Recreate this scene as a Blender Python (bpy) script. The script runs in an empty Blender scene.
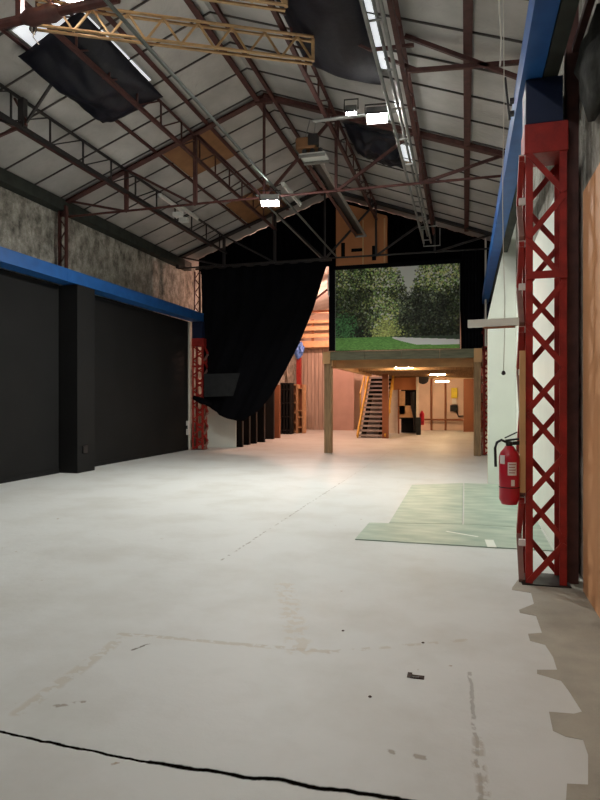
import bpy, bmesh, math, random
import numpy as np
from mathutils import Vector, Matrix
random.seed(7)
C = bpy.context.scene.collection
V = Vector

# ------------------------------------------------------------------ materials
def lin(h):
    h = h.lstrip('#'); o = []
    for i in (0, 2, 4):
        c = int(h[i:i+2], 16) / 255
        o.append(c / 12.92 if c <= .04045 else ((c + .055) / 1.055) ** 2.4)
    return tuple(o) + (1,)

def nd(nt, t, **kw):
    n = nt.nodes.new(t)
    for k, v in kw.items(): setattr(n, k, v)
    return n

def mat(name, col, rough=.6, metal=0, var=.15, scale=6, bump=.0, bscale=40, stretch=(1, 1, 1), col2=None, spec=.4, detail=6):
    m = bpy.data.materials.new(name); m.use_nodes = True
    nt = m.node_tree; b = nt.nodes['Principled BSDF']
    b.inputs['Roughness'].default_value = rough; b.inputs['Metallic'].default_value = metal
    b.inputs['Specular IOR Level'].default_value = spec
    c = lin(col)
    tc = nd(nt, 'ShaderNodeTexCoord'); mp = nd(nt, 'ShaderNodeMapping')
    mp.inputs['Scale'].default_value = stretch
    nt.links.new(tc.outputs['Object'], mp.inputs['Vector'])
    no = nd(nt, 'ShaderNodeTexNoise'); no.inputs['Scale'].default_value = scale; no.inputs['Detail'].default_value = detail
    nt.links.new(mp.outputs['Vector'], no.inputs['Vector'])
    r = nd(nt, 'ShaderNodeValToRGB')
    a = tuple(x * (1 - var) for x in c[:3]) + (1,)
    z = lin(col2) if col2 else tuple(min(1, x * (1 + var)) for x in c[:3]) + (1,)
    r.color_ramp.elements[0].color = a; r.color_ramp.elements[0].position = .3
    r.color_ramp.elements[1].color = z; r.color_ramp.elements[1].position = .7
    nt.links.new(no.outputs['Fac'], r.inputs['Fac']); nt.links.new(r.outputs['Color'], b.inputs['Base Color'])
    if bump:
        n2 = nd(nt, 'ShaderNodeTexNoise'); n2.inputs['Scale'].default_value = bscale; n2.inputs['Detail'].default_value = 5
        nt.links.new(mp.outputs['Vector'], n2.inputs['Vector'])
        bp = nd(nt, 'ShaderNodeBump'); bp.inputs['Strength'].default_value = bump; bp.inputs['Distance'].default_value = .02
        nt.links.new(n2.outputs['Fac'], bp.inputs['Height']); nt.links.new(bp.outputs['Normal'], b.inputs['Normal'])
    return m

def emit(name, col, s):
    m = bpy.data.materials.new(name); m.use_nodes = True; nt = m.node_tree
    b = nt.nodes['Principled BSDF']; b.inputs['Base Color'].default_value = (.8, .8, .8, 1)
    b.inputs['Emission Color'].default_value = lin(col); b.inputs['Emission Strength'].default_value = s
    return m

M = {}
M['black'] = mat('matt_black_paint', '#1c1c1c', .8, var=.12, scale=1.5, spec=.15)
M['drape'] = mat('black_drape', '#0c0c10', .95, var=.3, scale=3, spec=.08)
M['greycloth'] = mat('grey_cloth', '#2e2f30', .9, var=.15, spec=.1)
M['tarp'] = mat('black_plastic_sheet', '#11111c', .55, var=.35, scale=4, bump=.5, bscale=7, spec=.25)
M['blue'] = mat('blue_steel_paint', '#1d5596', .5, var=.15, scale=5)
M['bluedark'] = mat('blue_steel_dark', '#0e1d3c', .5, var=.15, scale=5)
M['red'] = mat('red_steel_paint', '#92211a', .5, var=.25, scale=9, bump=.1)
M['redworn'] = mat('worn_grey_brown_paint', '#86635a', .6, var=.2, scale=12)
M['white'] = mat('white_paint', '#dde1d7', .55, var=.04, scale=2)
M['maroon'] = mat('maroon_steel', '#50302c', .55, var=.3, scale=9)
M['maroonred'] = mat('maroon_red_steel', '#4d2a25', .55, var=.3, scale=9)
M['batten'] = mat('batten_grey', '#47423f', .6, var=.1)
M['dsteel'] = mat('dark_steel', '#2a2626', .5, var=.2, scale=8)
M['gsteel'] = mat('grey_steel', '#8b8b88', .45, .5, var=.15, scale=8)
M['greenpipe'] = mat('grey_green_pipe', '#5b605c', .5, .3, var=.15)
M['eave'] = mat('dark_eave_timber', '#2c302b', .8, var=.3, scale=6)
M['gold'] = mat('gold_steel', '#bd9c70', .45, .2, var=.2, scale=9)
M['stonewall'] = None
M['ply'] = mat('orange_plywood', '#b5764a', .6, var=.12, scale=2.2, stretch=(1, 1, .25))
M['plywall'] = mat('tan_plywood', '#d49a6c', .6, var=.1, scale=1.8, stretch=(1, 1, .2))
M['roofply'] = mat('roof_plywood', '#87603f', .7, var=.2, scale=3)
M['timber'] = mat('brown_timber', '#8f7453', .7, var=.3, scale=5, stretch=(6, 6, .6))
M['greytimber'] = mat('grey_green_timber', '#6a6a55', .75, var=.25, scale=5, stretch=(.6, 5, 5))
M['tantimber'] = mat('tan_timber', '#c39a6b', .7, var=.15, scale=3)
M['yellow'] = mat('yellow_timber', '#d7a83f', .6, var=.15)
M['tread'] = mat('grey_tread', '#a19a98', .6, var=.15)
M['plank'] = mat('pinkish_planks', '#b09a8c', .7, var=.25, scale=4, stretch=(5, 5, .2))
M['pinkboard'] = mat('pinkish_board', '#b59487', .7, var=.08, scale=2)
M['brownply'] = mat('brown_plywood', '#8a5638', .65, var=.12, scale=2)
M['paleboard'] = mat('pale_board', '#cfc3b4', .6, var=.06)
M['lightwood'] = mat('light_wood', '#c9a078', .6, var=.15)
M['plaster'] = mat('pale_plaster', '#d8bfae', .8, var=.1, scale=1.3)
M['mat'] = mat('green_sheet', '#8ba394', .45, var=.12, scale=2.2, stretch=(1, 2.5, 1), col2='#b3bfae')
M['bare'] = mat('bare_concrete', '#9c978a', .8, var=.12, scale=5, bump=.3, bscale=60)
M['extred'] = mat('extinguisher_red', '#b3152b', .28, var=.05, spec=.6)
M['label'] = mat('label_white', '#d8d2cc', .5, var=.05)
M['labelink'] = mat('label_ink', '#8f3238', .5, var=.05)
M['rubber'] = mat('black_rubber', '#17171a', .5)
M['cord'] = mat('white_cord', '#c9c4b8', .8, var=.05)
M['rock'] = mat('dark_stone', '#33332f', .9, var=.5, scale=9, bump=.8, bscale=9)
M['bluetarp'] = mat('blue_tarpaulin', '#4a6fb0', .5)
M['lampwhite'] = mat('lamp_enamel', '#c9c9c4', .4, var=.05)
M['rust'] = mat('rusty_iron', '#3a2a22', .8, var=.5, scale=60)
M['yellowbox'] = mat('yellow_plastic', '#d9c41f', .5)
M['lens'] = emit('flood_lens', '#fbfaf4', 1600)
M['lens4'] = emit('flood_lens_upper', '#fbfaf6', 400)
M['lens2'] = emit('flood_lens_small', '#fbfaf4', 330)
M['lens3'] = emit('flood_lens_dim', '#fbfaf6', 190)
M['tube'] = emit('tube_glow', '#ffd6a6', 520)
M['warm'] = emit('warm_bulb', '#ffc8b0', 3800)
M['sky'] = emit('skylight_pane', '#eef2f6', .8)

def stone():
    m = bpy.data.materials.new('rubble_stone'); m.use_nodes = True; nt = m.node_tree
    b = nt.nodes['Principled BSDF']; b.inputs['Roughness'].default_value = .9; b.inputs['Specular IOR Level'].default_value = .15
    tc = nd(nt, 'ShaderNodeTexCoord')
    n0 = nd(nt, 'ShaderNodeTexNoise'); n0.inputs['Scale'].default_value = 4.5; n0.inputs['Detail'].default_value = 9; n0.inputs['Roughness'].default_value = .68
    mp = nd(nt, 'ShaderNodeMapping'); mp.inputs['Scale'].default_value = (1, 1, .75)
    nt.links.new(tc.outputs['Object'], mp.inputs['Vector'])
    nt.links.new(mp.outputs['Vector'], n0.inputs['Vector'])
    vo = nd(nt, 'ShaderNodeTexVoronoi', feature='DISTANCE_TO_EDGE'); vo.inputs['Scale'].default_value = 4
    mx = nd(nt, 'ShaderNodeVectorMath', operation='ADD')
    nt.links.new(tc.outputs['Object'], mx.inputs[0]); nt.links.new(n0.outputs['Color'], mx.inputs[1])
    nt.links.new(mx.outputs[0], vo.inputs['Vector'])
    r = nd(nt, 'ShaderNodeValToRGB'); e = r.color_ramp.elements
    e[0].position = .3; e[0].color = lin('#5a5852'); e[1].position = .72; e[1].color = lin('#d4d0c8')
    k = e.new(.52); k.color = lin('#a5a197')
    nt.links.new(n0.outputs['Fac'], r.inputs['Fac'])
    r2 = nd(nt, 'ShaderNodeValToRGB'); r2.color_ramp.elements[0].color = (.45, .43, .4, 1); r2.color_ramp.elements[1].position = .08
    nt.links.new(vo.outputs['Distance'], r2.inputs['Fac'])
    mm = nd(nt, 'ShaderNodeMix', data_type='RGBA', blend_type='MULTIPLY'); mm.inputs[0].default_value = .55
    nt.links.new(r.outputs['Color'], mm.inputs[6]); nt.links.new(r2.outputs['Color'], mm.inputs[7])
    nt.links.new(mm.outputs[2], b.inputs['Base Color'])
    bp = nd(nt, 'ShaderNodeBump'); bp.inputs['Strength'].default_value = .9; bp.inputs['Distance'].default_value = .06
    nt.links.new(n0.outputs['Fac'], bp.inputs['Height']); nt.links.new(bp.outputs['Normal'], b.inputs['Normal'])
    return m
M['stonewall'] = stone()

def foil():
    m = bpy.data.materials.new('roof_foil'); m.use_nodes = True; nt = m.node_tree
    b = nt.nodes['Principled BSDF']; b.inputs['Roughness'].default_value = .5; b.inputs['Metallic'].default_value = .15
    tc = nd(nt, 'ShaderNodeTexCoord')
    n0 = nd(nt, 'ShaderNodeTexNoise'); n0.inputs['Scale'].default_value = 1.1; n0.inputs['Detail'].default_value = 5
    nt.links.new(tc.outputs['Object'], n0.inputs['Vector'])
    r = nd(nt, 'ShaderNodeValToRGB'); e = r.color_ramp.elements
    e[0].position = .3; e[0].color = lin('#9b9894'); e[1].position = .65; e[1].color = lin('#bdbab6')
    nt.links.new(n0.outputs['Fac'], r.inputs['Fac']); nt.links.new(r.outputs['Color'], b.inputs['Base Color'])
    n1 = nd(nt, 'ShaderNodeTexNoise'); n1.inputs['Scale'].default_value = 5; n1.inputs['Detail'].default_value = 3; n1.inputs['Distortion'].default_value = 1.5
    nt.links.new(tc.outputs['Object'], n1.inputs['Vector'])
    bp = nd(nt, 'ShaderNodeBump'); bp.inputs['Strength'].default_value = .25; bp.inputs['Distance'].default_value = .05
    nt.links.new(n1.outputs['Fac'], bp.inputs['Height']); nt.links.new(bp.outputs['Normal'], b.inputs['Normal'])
    return m
M['foil'] = foil()

# ------------------------------------------------------------------ camera model (for surveying points on known planes)
A = math.radians(15.4); SA, CA = math.sin(A), math.cos(A); H = 1.5
def atd(px, py, d):
    u = (px - 300) / 600
    return V((d * (u * CA - SA), d * (CA + u * SA), H + d * (400 - py) / 600))
def flo(px, py): return atd(px, py, 600 * H / (py - 400))
def aty(px, py, Y):
    u = (px - 300) / 600
    return atd(px, py, Y / (CA + u * SA))

# ------------------------------------------------------------------ mesh helpers
class MB:
    def __init__(s): s.bm = bmesh.new()
    def box(s, x0, x1, y0, y1, z0, z1):
        vs = [s.bm.verts.new((x, y, z)) for x in (x0, x1) for y in (y0, y1) for z in (z0, z1)]
        for f in ((0, 1, 3, 2), (4, 6, 7, 5), (0, 4, 5, 1), (2, 3, 7, 6), (0, 2, 6, 4), (1, 5, 7, 3)):
            s.bm.faces.new([vs[i] for i in f])
        return s
    def bar(s, p, q, w, h=None, up=(0, 0, 1)):
        h = h or w; p, q = V(p), V(q); d = (q - p).normalized(); u = V(up)
        if abs(d.dot(u)) > .99: u = V((0, 1, 0))
        a = d.cross(u).normalized() * w / 2; b = a.cross(d).normalized() * h / 2
        vs = [s.bm.verts.new(e + i * a + j * b) for e in (p, q) for i, j in ((-1, -1), (1, -1), (1, 1), (-1, 1))]
        for f in ((3, 2, 1, 0), (4, 5, 6, 7), (0, 1, 5, 4), (1, 2, 6, 5), (2, 3, 7, 6), (3, 0, 4, 7)):
            s.bm.faces.new([vs[i] for i in f])
        return s
    def angle(s, p, q, w, t=.012, up=(0, 0, 1), sgn=1):
        """L-section steel angle"""
        p, q = V(p), V(q); d = (q - p).normalized(); u = V(up)
        if abs(d.dot(u)) > .99: u = V((0, 1, 0))
        a = d.cross(u).normalized() * sgn; b = a.cross(d).normalized() * sgn
        pts = [(0, 0), (w, 0), (w, t), (t, t), (t, w), (0, w)]
        r = [[s.bm.verts.new(e + a * (x - w / 2) + b * (y - w / 2)) for x, y in pts] for e in (p, q)]
        n = 6
        for i in range(n): s.bm.faces.new((r[0][i], r[0][(i + 1) % n], r[1][(i + 1) % n], r[1][i]))
        s.bm.faces.new(r[0][::-1]); s.bm.faces.new(r[1])
        return s
    def tube(s, pts, r, n=8):
        pts = [V(p) for p in pts]; rings = []
        for i, p in enumerate(pts):
            d = (pts[min(i + 1, len(pts) - 1)] - pts[max(i - 1, 0)]).normalized()
            u = V((0, 0, 1)) if abs(d.z) < .9 else V((0, 1, 0))
            a = d.cross(u).normalized(); b = a.cross(d)
            rr = r[i] if isinstance(r, (list, tuple)) else r
            rings.append([s.bm.verts.new(p + rr * (math.cos(t) * a + math.sin(t) * b)) for t in [2 * math.pi * k / n for k in range(n)]])
        for g, h in zip(rings, rings[1:]):
            for k in range(n): s.bm.faces.new((g[k], g[(k + 1) % n], h[(k + 1) % n], h[k]))
        s.bm.faces.new(rings[0][::-1]); s.bm.faces.new(rings[-1])
        return s
    def lathe(s, c, prof, n=20):
        c = V(c); rings = []
        for r, z in prof:
            rings.append([s.bm.verts.new(c + V((r * math.cos(2 * math.pi * k / n), r * math.sin(2 * math.pi * k / n), z))) for k in range(n)])
        for g, h in zip(rings, rings[1:]):
            for k in range(n): s.bm.faces.new((g[k], g[(k + 1) % n], h[(k + 1) % n], h[k]))
        s.bm.faces.new(rings[0][::-1]); s.bm.faces.new(rings[-1])
        return s
    def prism(s, pts, ext):
        ext = V(ext); a = [s.bm.verts.new(V(p)) for p in pts]; b = [s.bm.verts.new(V(p) + ext) for p in pts]
        n = len(pts)
        s.bm.faces.new(a); s.bm.faces.new(b[::-1])
        for i in range(n): s.bm.faces.new((a[i], b[i], b[(i + 1) % n], a[(i + 1) % n]))
        return s
    def grid(s, nu, nv, f, th=None):
        g = [[s.bm.verts.new(f(i / nu, j / nv)) for j in range(nv + 1)] for i in range(nu + 1)]
        for i in range(nu):
            for j in range(nv): s.bm.faces.new((g[i][j], g[i + 1][j], g[i + 1][j + 1], g[i][j + 1]))
        if th:
            bmesh.ops.recalc_face_normals(s.bm, faces=s.bm.faces)
            bmesh.ops.solidify(s.bm, geom=list(s.bm.faces), thickness=th)
        return s
    def build(s, name, m, parent=None, loc=None, bevel=0, smooth=False):
        bmesh.ops.recalc_face_normals(s.bm, faces=s.bm.faces)
        me = bpy.data.meshes.new(name)
        root = parent
        while root is not None and root.parent is not None: root = root.parent
        off = V(root.location) if root is not None else V(loc or (0, 0, 0))
        bmesh.ops.translate(s.bm, verts=s.bm.verts, vec=-off)
        s.bm.to_mesh(me); s.bm.free()
        o = bpy.data.objects.new(name, me); C.objects.link(o)
        me.materials.append(m)
        if parent is not None: o.parent = parent
        else: o.location = off
        if smooth:
            for p in me.polygons: p.use_smooth = True
        if bevel:
            b = o.modifiers.new('bevel', 'BEVEL'); b.width = bevel; b.segments = 2; b.limit_method = 'ANGLE'
        return o

def B(*a): return MB().box(*a)
def thing(name, label, cat, loc=(0, 0, 0), group=None):
    o = bpy.data.objects.new(name, None); C.objects.link(o); o.location = loc
    o.empty_display_size = .1
    return tag(o, label, cat, group)
def tag(o, label, cat, group=None, kind=None):
    o['label'] = label; o['category'] = cat
    if group: o['group'] = group
    if kind: o['kind'] = kind
    return o
def struct(o): o['kind'] = 'structure'; return o

# ------------------------------------------------------------------ setting
RX, RZ, EZ = -3.75, 7.42, 5.70          # ridge x, ridge z, eave z
XL, XR = -8.40, .95
SL = (RZ - EZ) / (RX - XL); SR = (RZ - EZ) / (XR - RX)
def roofz(x): return EZ + SL * (x - XL) if x < RX else EZ + SR * (XR - x)
Y0, Y1 = -6., 30.5

def floor_mat():
    m = bpy.data.materials.new('painted_concrete'); m.use_nodes = True; nt = m.node_tree
    L = nt.links.new; b = nt.nodes['Principled BSDF']
    b.inputs['Specular IOR Level'].default_value = .35
    tc = nd(nt, 'ShaderNodeTexCoord')
    n0 = nd(nt, 'ShaderNodeTexNoise'); n0.inputs['Scale'].default_value = 1.1; n0.inputs['Detail'].default_value = 8; n0.inputs['Roughness'].default_value = .6
    L(tc.outputs['Object'], n0.inputs['Vector'])
    r = nd(nt, 'ShaderNodeValToRGB'); e = r.color_ramp.elements
    e[0].position = .28; e[0].color = lin('#b9b9b3'); e[1].position = .55; e[1].color = lin('#c8cac7')
    L(n0.outputs['Fac'], r.inputs['Fac']); col = r.outputs['Color']
    # small brown specks
    n3 = nd(nt, 'ShaderNodeTexNoise'); n3.inputs['Scale'].default_value = 9; n3.inputs['Detail'].default_value = 3
    L(tc.outputs['Object'], n3.inputs['Vector'])
    g = nd(nt, 'ShaderNodeMapRange'); g.inputs[1].default_value = .74; g.inputs[2].default_value = .78; L(n3.outputs['Fac'], g.inputs[0])
    mx = nd(nt, 'ShaderNodeMix', data_type='RGBA'); mx.inputs[7].default_value = lin('#9a8a74')
    L(g.outputs[0], mx.inputs[0]); L(col, mx.inputs[6]); col = mx.outputs[2]
    # wobbly position for cracks
    n1 = nd(nt, 'ShaderNodeTexNoise'); n1.inputs['Scale'].default_value = 6; n1.inputs['Detail'].default_value = 5
    L(tc.outputs['Object'], n1.inputs['Vector'])
    sub = nd(nt, 'ShaderNodeVectorMath', operation='SUBTRACT'); sub.inputs[1].default_value = (.5, .5, .5); L(n1.outputs['Color'], sub.inputs[0])
    sc = nd(nt, 'ShaderNodeVectorMath', operation='SCALE'); sc.inputs['Scale'].default_value = .055; L(sub.outputs[0], sc.inputs[0])
    ad = nd(nt, 'ShaderNodeVectorMath', operation='ADD'); L(tc.outputs['Object'], ad.inputs[0]); L(sc.outputs[0], ad.inputs[1])
    fl = nd(nt, 'ShaderNodeVectorMath', operation='MULTIPLY'); fl.inputs[1].default_value = (1, 1, 0); L(ad.outputs[0], fl.inputs[0])
    n2 = nd(nt, 'ShaderNodeTexNoise'); n2.inputs['Scale'].default_value = 14; n2.inputs['Detail'].default_value = 4
    L(tc.outputs['Object'], n2.inputs['Vector'])
    height = None
    def seg(a, b_, w, colr, strength, patchy=0.):
        nonlocal col, height
        a = V((a[0], a[1], 0)); b_ = V((b_[0], b_[1], 0)); ba = b_ - a
        pa = nd(nt, 'ShaderNodeVectorMath', operation='SUBTRACT'); L(fl.outputs[0], pa.inputs[0]); pa.inputs[1].default_value = a
        dt = nd(nt, 'ShaderNodeVectorMath', operation='DOT_PRODUCT'); L(pa.outputs[0], dt.inputs[0]); dt.inputs[1].default_value = ba
        dv = nd(nt, 'ShaderNodeMath', operation='DIVIDE', use_clamp=True); L(dt.outputs['Value'], dv.inputs[0]); dv.inputs[1].default_value = ba.length_squared
        s = nd(nt, 'ShaderNodeVectorMath', operation='SCALE'); s.inputs[0].default_value = ba; L(dv.outputs[0], s.inputs['Scale'])
        df = nd(nt, 'ShaderNodeVectorMath', operation='SUBTRACT'); L(pa.outputs[0], df.inputs[0]); L(s.outputs[0], df.inputs[1])
        ln = nd(nt, 'ShaderNodeVectorMath', operation='LENGTH'); L(df.outputs[0], ln.inputs[0])
        mr = nd(nt, 'ShaderNodeMapRange'); mr.inputs[1].default_value = w; mr.inputs[2].default_value = w * .55
        mr.inputs[3].default_value = 0; mr.inputs[4].default_value = strength
        L(ln.outputs['Value'], mr.inputs[0]); f = mr.outputs[0]
        if patchy:
            q = nd(nt, 'ShaderNodeMapRange'); q.inputs[1].default_value = patchy; q.inputs[2].default_value = patchy + .06; L(n2.outputs['Fac'], q.inputs[0])
            mu = nd(nt, 'ShaderNodeMath', operation='MULTIPLY'); L(f, mu.inputs[0]); L(q.outputs[0], mu.inputs[1]); f = mu.outputs[0]
        x = nd(nt, 'ShaderNodeMix', data_type='RGBA'); x.inputs[7].default_value = lin(colr); L(f, x.inputs[0]); L(col, x.inputs[6]); col = x.outputs[2]
        if height is None: height = f
        else:
            h = nd(nt, 'ShaderNodeMath', operation='MAXIMUM'); L(height, h.inputs[0]); L(f, h.inputs[1]); height = h.outputs[0]
    F = lambda x, y: flo(x, y)
    # stains first, then cracks
    seg(F(20, 712), F(120, 640), .05, '#b3a893', .4, .45)
    seg(F(120, 634), F(330, 652), .03, '#aea28c', .45, .42)
    seg(F(330, 652), F(470, 640), .025, '#aea28c', .4, .47)
    seg(F(285, 585), F(300, 650), .10, '#bfb5a2', .45, .48)
    seg(F(470, 672), F(482, 800), .012, '#6d665c', .42, .40)
    seg(F(478, 740), F(486, 812), .035, '#a59d90', .6, .46)
    seg(F(390, 752), F(424, 757), .022, '#8f8577', .7, .5)
    seg(F(55, 706), F(84, 703), .022, '#8a8072', .7, .52)
    seg(F(132, 650), F(150, 643), .012, '#5e564a', .8, .4)
    seg(F(222, 560), F(345, 480), .014, '#77705f', .6, .5)
    seg(F(345, 480), F(395, 448), .016, '#8d8676', .35, .5)
    seg(F(-60, 722), F(0, 733), .010, '#0c0a08', 1)
    seg(F(0, 733), F(150, 762), .011, '#0c0a08', 1)
    seg(F(150, 762), F(400, 800), .0165, '#0c0a08', 1)
    seg(F(400, 800), F(520, 818), .012, '#0c0a08', 1)
    L(col, b.inputs['Base Color'])
    sp = nd(nt, 'ShaderNodeMapRange'); sp.inputs[3].default_value = .35; sp.inputs[4].default_value = .0; L(height, sp.inputs[0]); L(sp.outputs[0], b.inputs['Specular IOR Level'])
    rr = nd(nt, 'ShaderNodeMapRange'); rr.inputs[3].default_value = .42; rr.inputs[4].default_value = .68; L(n0.outputs['Fac'], rr.inputs[0]); L(rr.outputs[0], b.inputs['Roughness'])
    n4 = nd(nt, 'ShaderNodeTexNoise'); n4.inputs['Scale'].default_value = 5; n4.inputs['Detail'].default_value = 8; n4.inputs['Roughness'].default_value = .6
    L(tc.outputs['Object'], n4.inputs['Vector'])
    hh = nd(nt, 'ShaderNodeMath', operation='SUBTRACT'); L(n4.outputs['Fac'], hh.inputs[0]); L(height, hh.inputs[1])
    bp = nd(nt, 'ShaderNodeBump'); bp.inputs['Strength'].default_value = .22; bp.inputs['Distance'].default_value = .03
    L(hh.outputs[0], bp.inputs['Height']); L(bp.outputs['Normal'], b.inputs['Normal'])
    return m
struct(B(XL - .3, XR + .3, Y0, Y1 + .3, -.15, 0).build('floor', floor_mat()))
struct(B(XL - .3, XL, Y0, Y1, 0, EZ).build('wall_left', M['stonewall']))
struct(B(XR, XR + .3, Y0, Y1, 0, EZ).build('wall_right', M['stonewall']))
def gable(y0, y1, name, m):
    struct(MB().prism([(XL - .3, y0, 0), (XR + .3, y0, 0), (XR + .3, y0, EZ), (RX, y0, RZ + .05), (XL - .3, y0, EZ)], (0, y1 - y0, 0)).build(name, m))
gable(Y1, Y1 + .3, 'wall_back', M['plaster'])
gable(Y0 - .3, Y0, 'wall_front', M['stonewall'])
# roof: two sloping sheets of foil insulation
cm = MB()
cm.prism([(XL - .3, Y0 - .3, EZ - .11), (RX, Y0 - .3, RZ), (RX, Y0 - .3, RZ + .12), (XL - .3, Y0 - .3, EZ + .01)], (0, Y1 - Y0 + .6, 0))
struct(cm.build('ceiling_left', M['foil']))
cm = MB()
cm.prism([(RX, Y0 - .3, RZ), (XR + .3, Y0 - .3, EZ - .11), (XR + .3, Y0 - .3, EZ + .01), (RX, Y0 - .3, RZ + .12)], (0, Y1 - Y0 + .6, 0))
struct(cm.build('ceiling_right', M['foil']))
# roof battens across the foil (one each, both slopes)
k = 0
for i in range(16):
    y = 4.45 + i * .8
    for side, lab in ((0, 'left'), (1, 'right')):
        xe = XL + .1 if side == 0 else XR - .1
        p = (xe, y, roofz(xe) - .012); q = (RX, y, RZ - .012)
        o = MB().bar(p, q, .02, .024).build('roof_batten', M['batten'], loc=(xe, y, roofz(xe)))
        tag(o, f'thin dark batten running up the {lab} slope of the grey roof lining', 'batten', f'battens on the {lab} roof slope')

# eave beams
tag(B(XL + .005, XL + .24, 3, 17, 5.50, 5.74).build('eave_beam', M['eave'], loc=(XL + .15, 3, 5.4)), 'dark timber eave beam between left stone wall and roof', 'beam')

# bare concrete strip with torn paint edge
pe = [(512, 588), (512, 590), (531, 593), (534, 604), (519, 610), (520, 613), (536, 616), (542, 633), (528, 634), (530, 641), (545, 645), (553, 657), (557, 670),
      (537, 670), (537, 674), (561, 681), (568, 690), (582, 712), (574, 714), (549, 712), (551, 722), (553, 731), (566, 737), (583, 740), (588, 755), (588, 785), (567, 784), (566, 800), (575, 830)]
pts = [flo(*p) for p in pe]
pts = [V((p.x, p.y, 0)) for p in pts]
poly = [V((.93, 5.4, 0)), V((.45, 5.4, 0))] + pts + [V((.93, pts[-1].y, 0))]
o = MB().prism([p + V((0, 0, .0005)) for p in poly], (0, 0, .0015)).build('trim_1', M['bare']); struct(o)

# ------------------------------------------------------------------ left side: black infill, pier, crane beam
def panel(y0, y1, label):
    t = thing('black_partition', label, 'partition', (-8.06, y0, 0))
    B(-8.1, -8.04, y0, y1, 0, 3.86).build('board', M['black'], t)
    B(-8.04, -8.025, y0, y1, 0, .09).build('skirting', M['black'], t)
    return t
panel(3.5, 10.55, 'matt black partition at far left, in front of the boxed black pier')
panel(11.25, 16.5, 'matt black partition between the boxed pier and the left red lattice column')
t = thing('boxed_pier', 'boxed square pier painted black, jutting from the left black wall under blue beam', 'pier', (-7.85, 10.9, 0))
B(-8.1, -7.63, 10.6, 11.2, 0, 3.86).build('casing', M['black'], t, bevel=.008)
B(-7.63, -7.6, 10.75, 10.9, .4, .55).build('socket', M['rubber'], t, bevel=.005)

def crane(name, label, x0, x1, y0, y1, z0, z1, inner):
    t = thing(name, label, 'beam', ((x0 + x1) / 2, y0, z0))
    w = x0 if inner > 0 else x1
    B(x0, x1, y0, y1, z0, z0 + .02).build('bottom_flange', M['blue'], t)
    B(x0, x1, y0, y1, z1 - .02, z1).build('top_flange', M['blue'], t)
    f = w; g = w + .02 * inner
    B(min(f, g), max(f, g), y0, y1, z0 + .02, z1 - .02).build('web', M['blue'], t)
    y = y0 + 1.2
    while y < y1:
        B(min(f + .02 * inner, f - .006 * inner), max(f + .02 * inner, f - .006 * inner), y, y + .015, z0 - .006, z1).build('splice_plate', M['blue'], t); y += 5.6
    return t
crane('crane_beam', 'long blue steel beam running along the left wall above the black partitions', -8.0, -7.64, 3.5, 16.75, 3.87, 4.12, -1)
crane('crane_beam', 'blue steel beam running overhead along the right wall on the near red column', .44, .60, 2.5, 17.2, 4.11, 4.36, 1)
o = B(.61, .72, 2.5, 16.8, 4.11, 4.4).build('wall_beam', M['eave'], loc=(.66, 2.5, 4.11)); tag(o, 'dark timber beam fixed behind the right blue beam', 'beam')

def column(label, x0, x1, y0, y1, ztop, n, zbeam, inner=-1, plates=True):
    t = thing('lattice_column', label, 'column', ((x0 + x1) / 2, (y0 + y1) / 2, 0))
    w = .055
    for x in (x0, x1 - w):
        for y in (y0, y1 - w):
            sx = 1 if x == x0 else -1; sy = 1 if y == y0 else -1
            m = MB()
            xa, xb = (x, x + w); ya, yb = (y, y + w)
            m.box(xa, xb, (ya if sy > 0 else yb - .01), (ya + .01 if sy > 0 else yb), 0, ztop)
            m.box((xa if sx > 0 else xb - .01), (xa + .01 if sx > 0 else xb), (ya + .01 if sy > 0 else ya), (yb if sy > 0 else yb - .01), 0, ztop)
            m.build('leg', M['red'], t)
    zs = [i * (ztop - .24) / n for i in range(n + 1)]
    for i in range(n):
        l, r = (x0 + .02, x1 - .02) if i % 2 == 0 else (x1 - .02, x0 + .02)
        MB().bar((l, y0 - .006, zs[i] + .02), (r, y0 - .006, zs[i + 1] + .0), .012, .045, up=(0, 1, 0)).build('front_lacing', M['red'], t) if False else \
            MB().bar((l, y0 - .006, zs[i] + .02), (r, y0 - .006, zs[i + 1]), .045, .012, up=(0, 1, 0)).build('front_lacing', M['red'], t)
        MB().bar((r, y1 + .006, zs[i] + .02), (l, y1 + .006, zs[i + 1]), .045, .012, up=(0, 1, 0)).build('rear_lacing', M['red'], t)
        xs = x0 if inner < 0 else x1
        ya, yb = (y0 + .02, y1 - .02) if i % 2 == 0 else (y1 - .02, y0 + .02)
        mt = M['redworn'] if i % 2 == 0 else M['red']
        MB().bar((xs + inner * .03, ya, zs[i] + .02), (xs + inner * .03, yb, zs[i + 1]), .055, .04, up=(1, 0, 0)).build('side_lacing', mt, t)
        if plates: B(min(xs, xs + inner * .05), max(xs, xs + inner * .05), y0 + .02, y0 + .06, zs[i + 1] - .045, zs[i + 1] + .005).build('gusset', M['label'], t)
    B(x0 - .01, x1 + .01, y0 - .012, y1 + .012, ztop - .24, ztop).build('head_plate', M['red'], t, bevel=.006)
    B(x0 + .0, x1 - .03, y0 - .01, y1 + .01, ztop + .001, zbeam - .002).build('beam_seat', M['bluedark'], t, bevel=.004)
    B(x0 - .03, x1 + .03, y0 - .03, y1 + .03, .002, .012).build('base_plate', M['dsteel'], t)
    B(x0 + .001, x1 - .001, y0 - .026, y0 - .013, 2.48, 2.54).build('tie_plate', M['red'], t)
    return t
column('red lattice steel column close by on the right, carrying the fire extinguisher', .475, .785, 5.2, 5.5, 3.74, 10, 4.105)
column('red lattice steel column at the far left beside the raised black curtain', -7.96, -7.60, 16.62, 16.92, 3.36, 14, 3.865, inner=1, plates=False)
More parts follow.
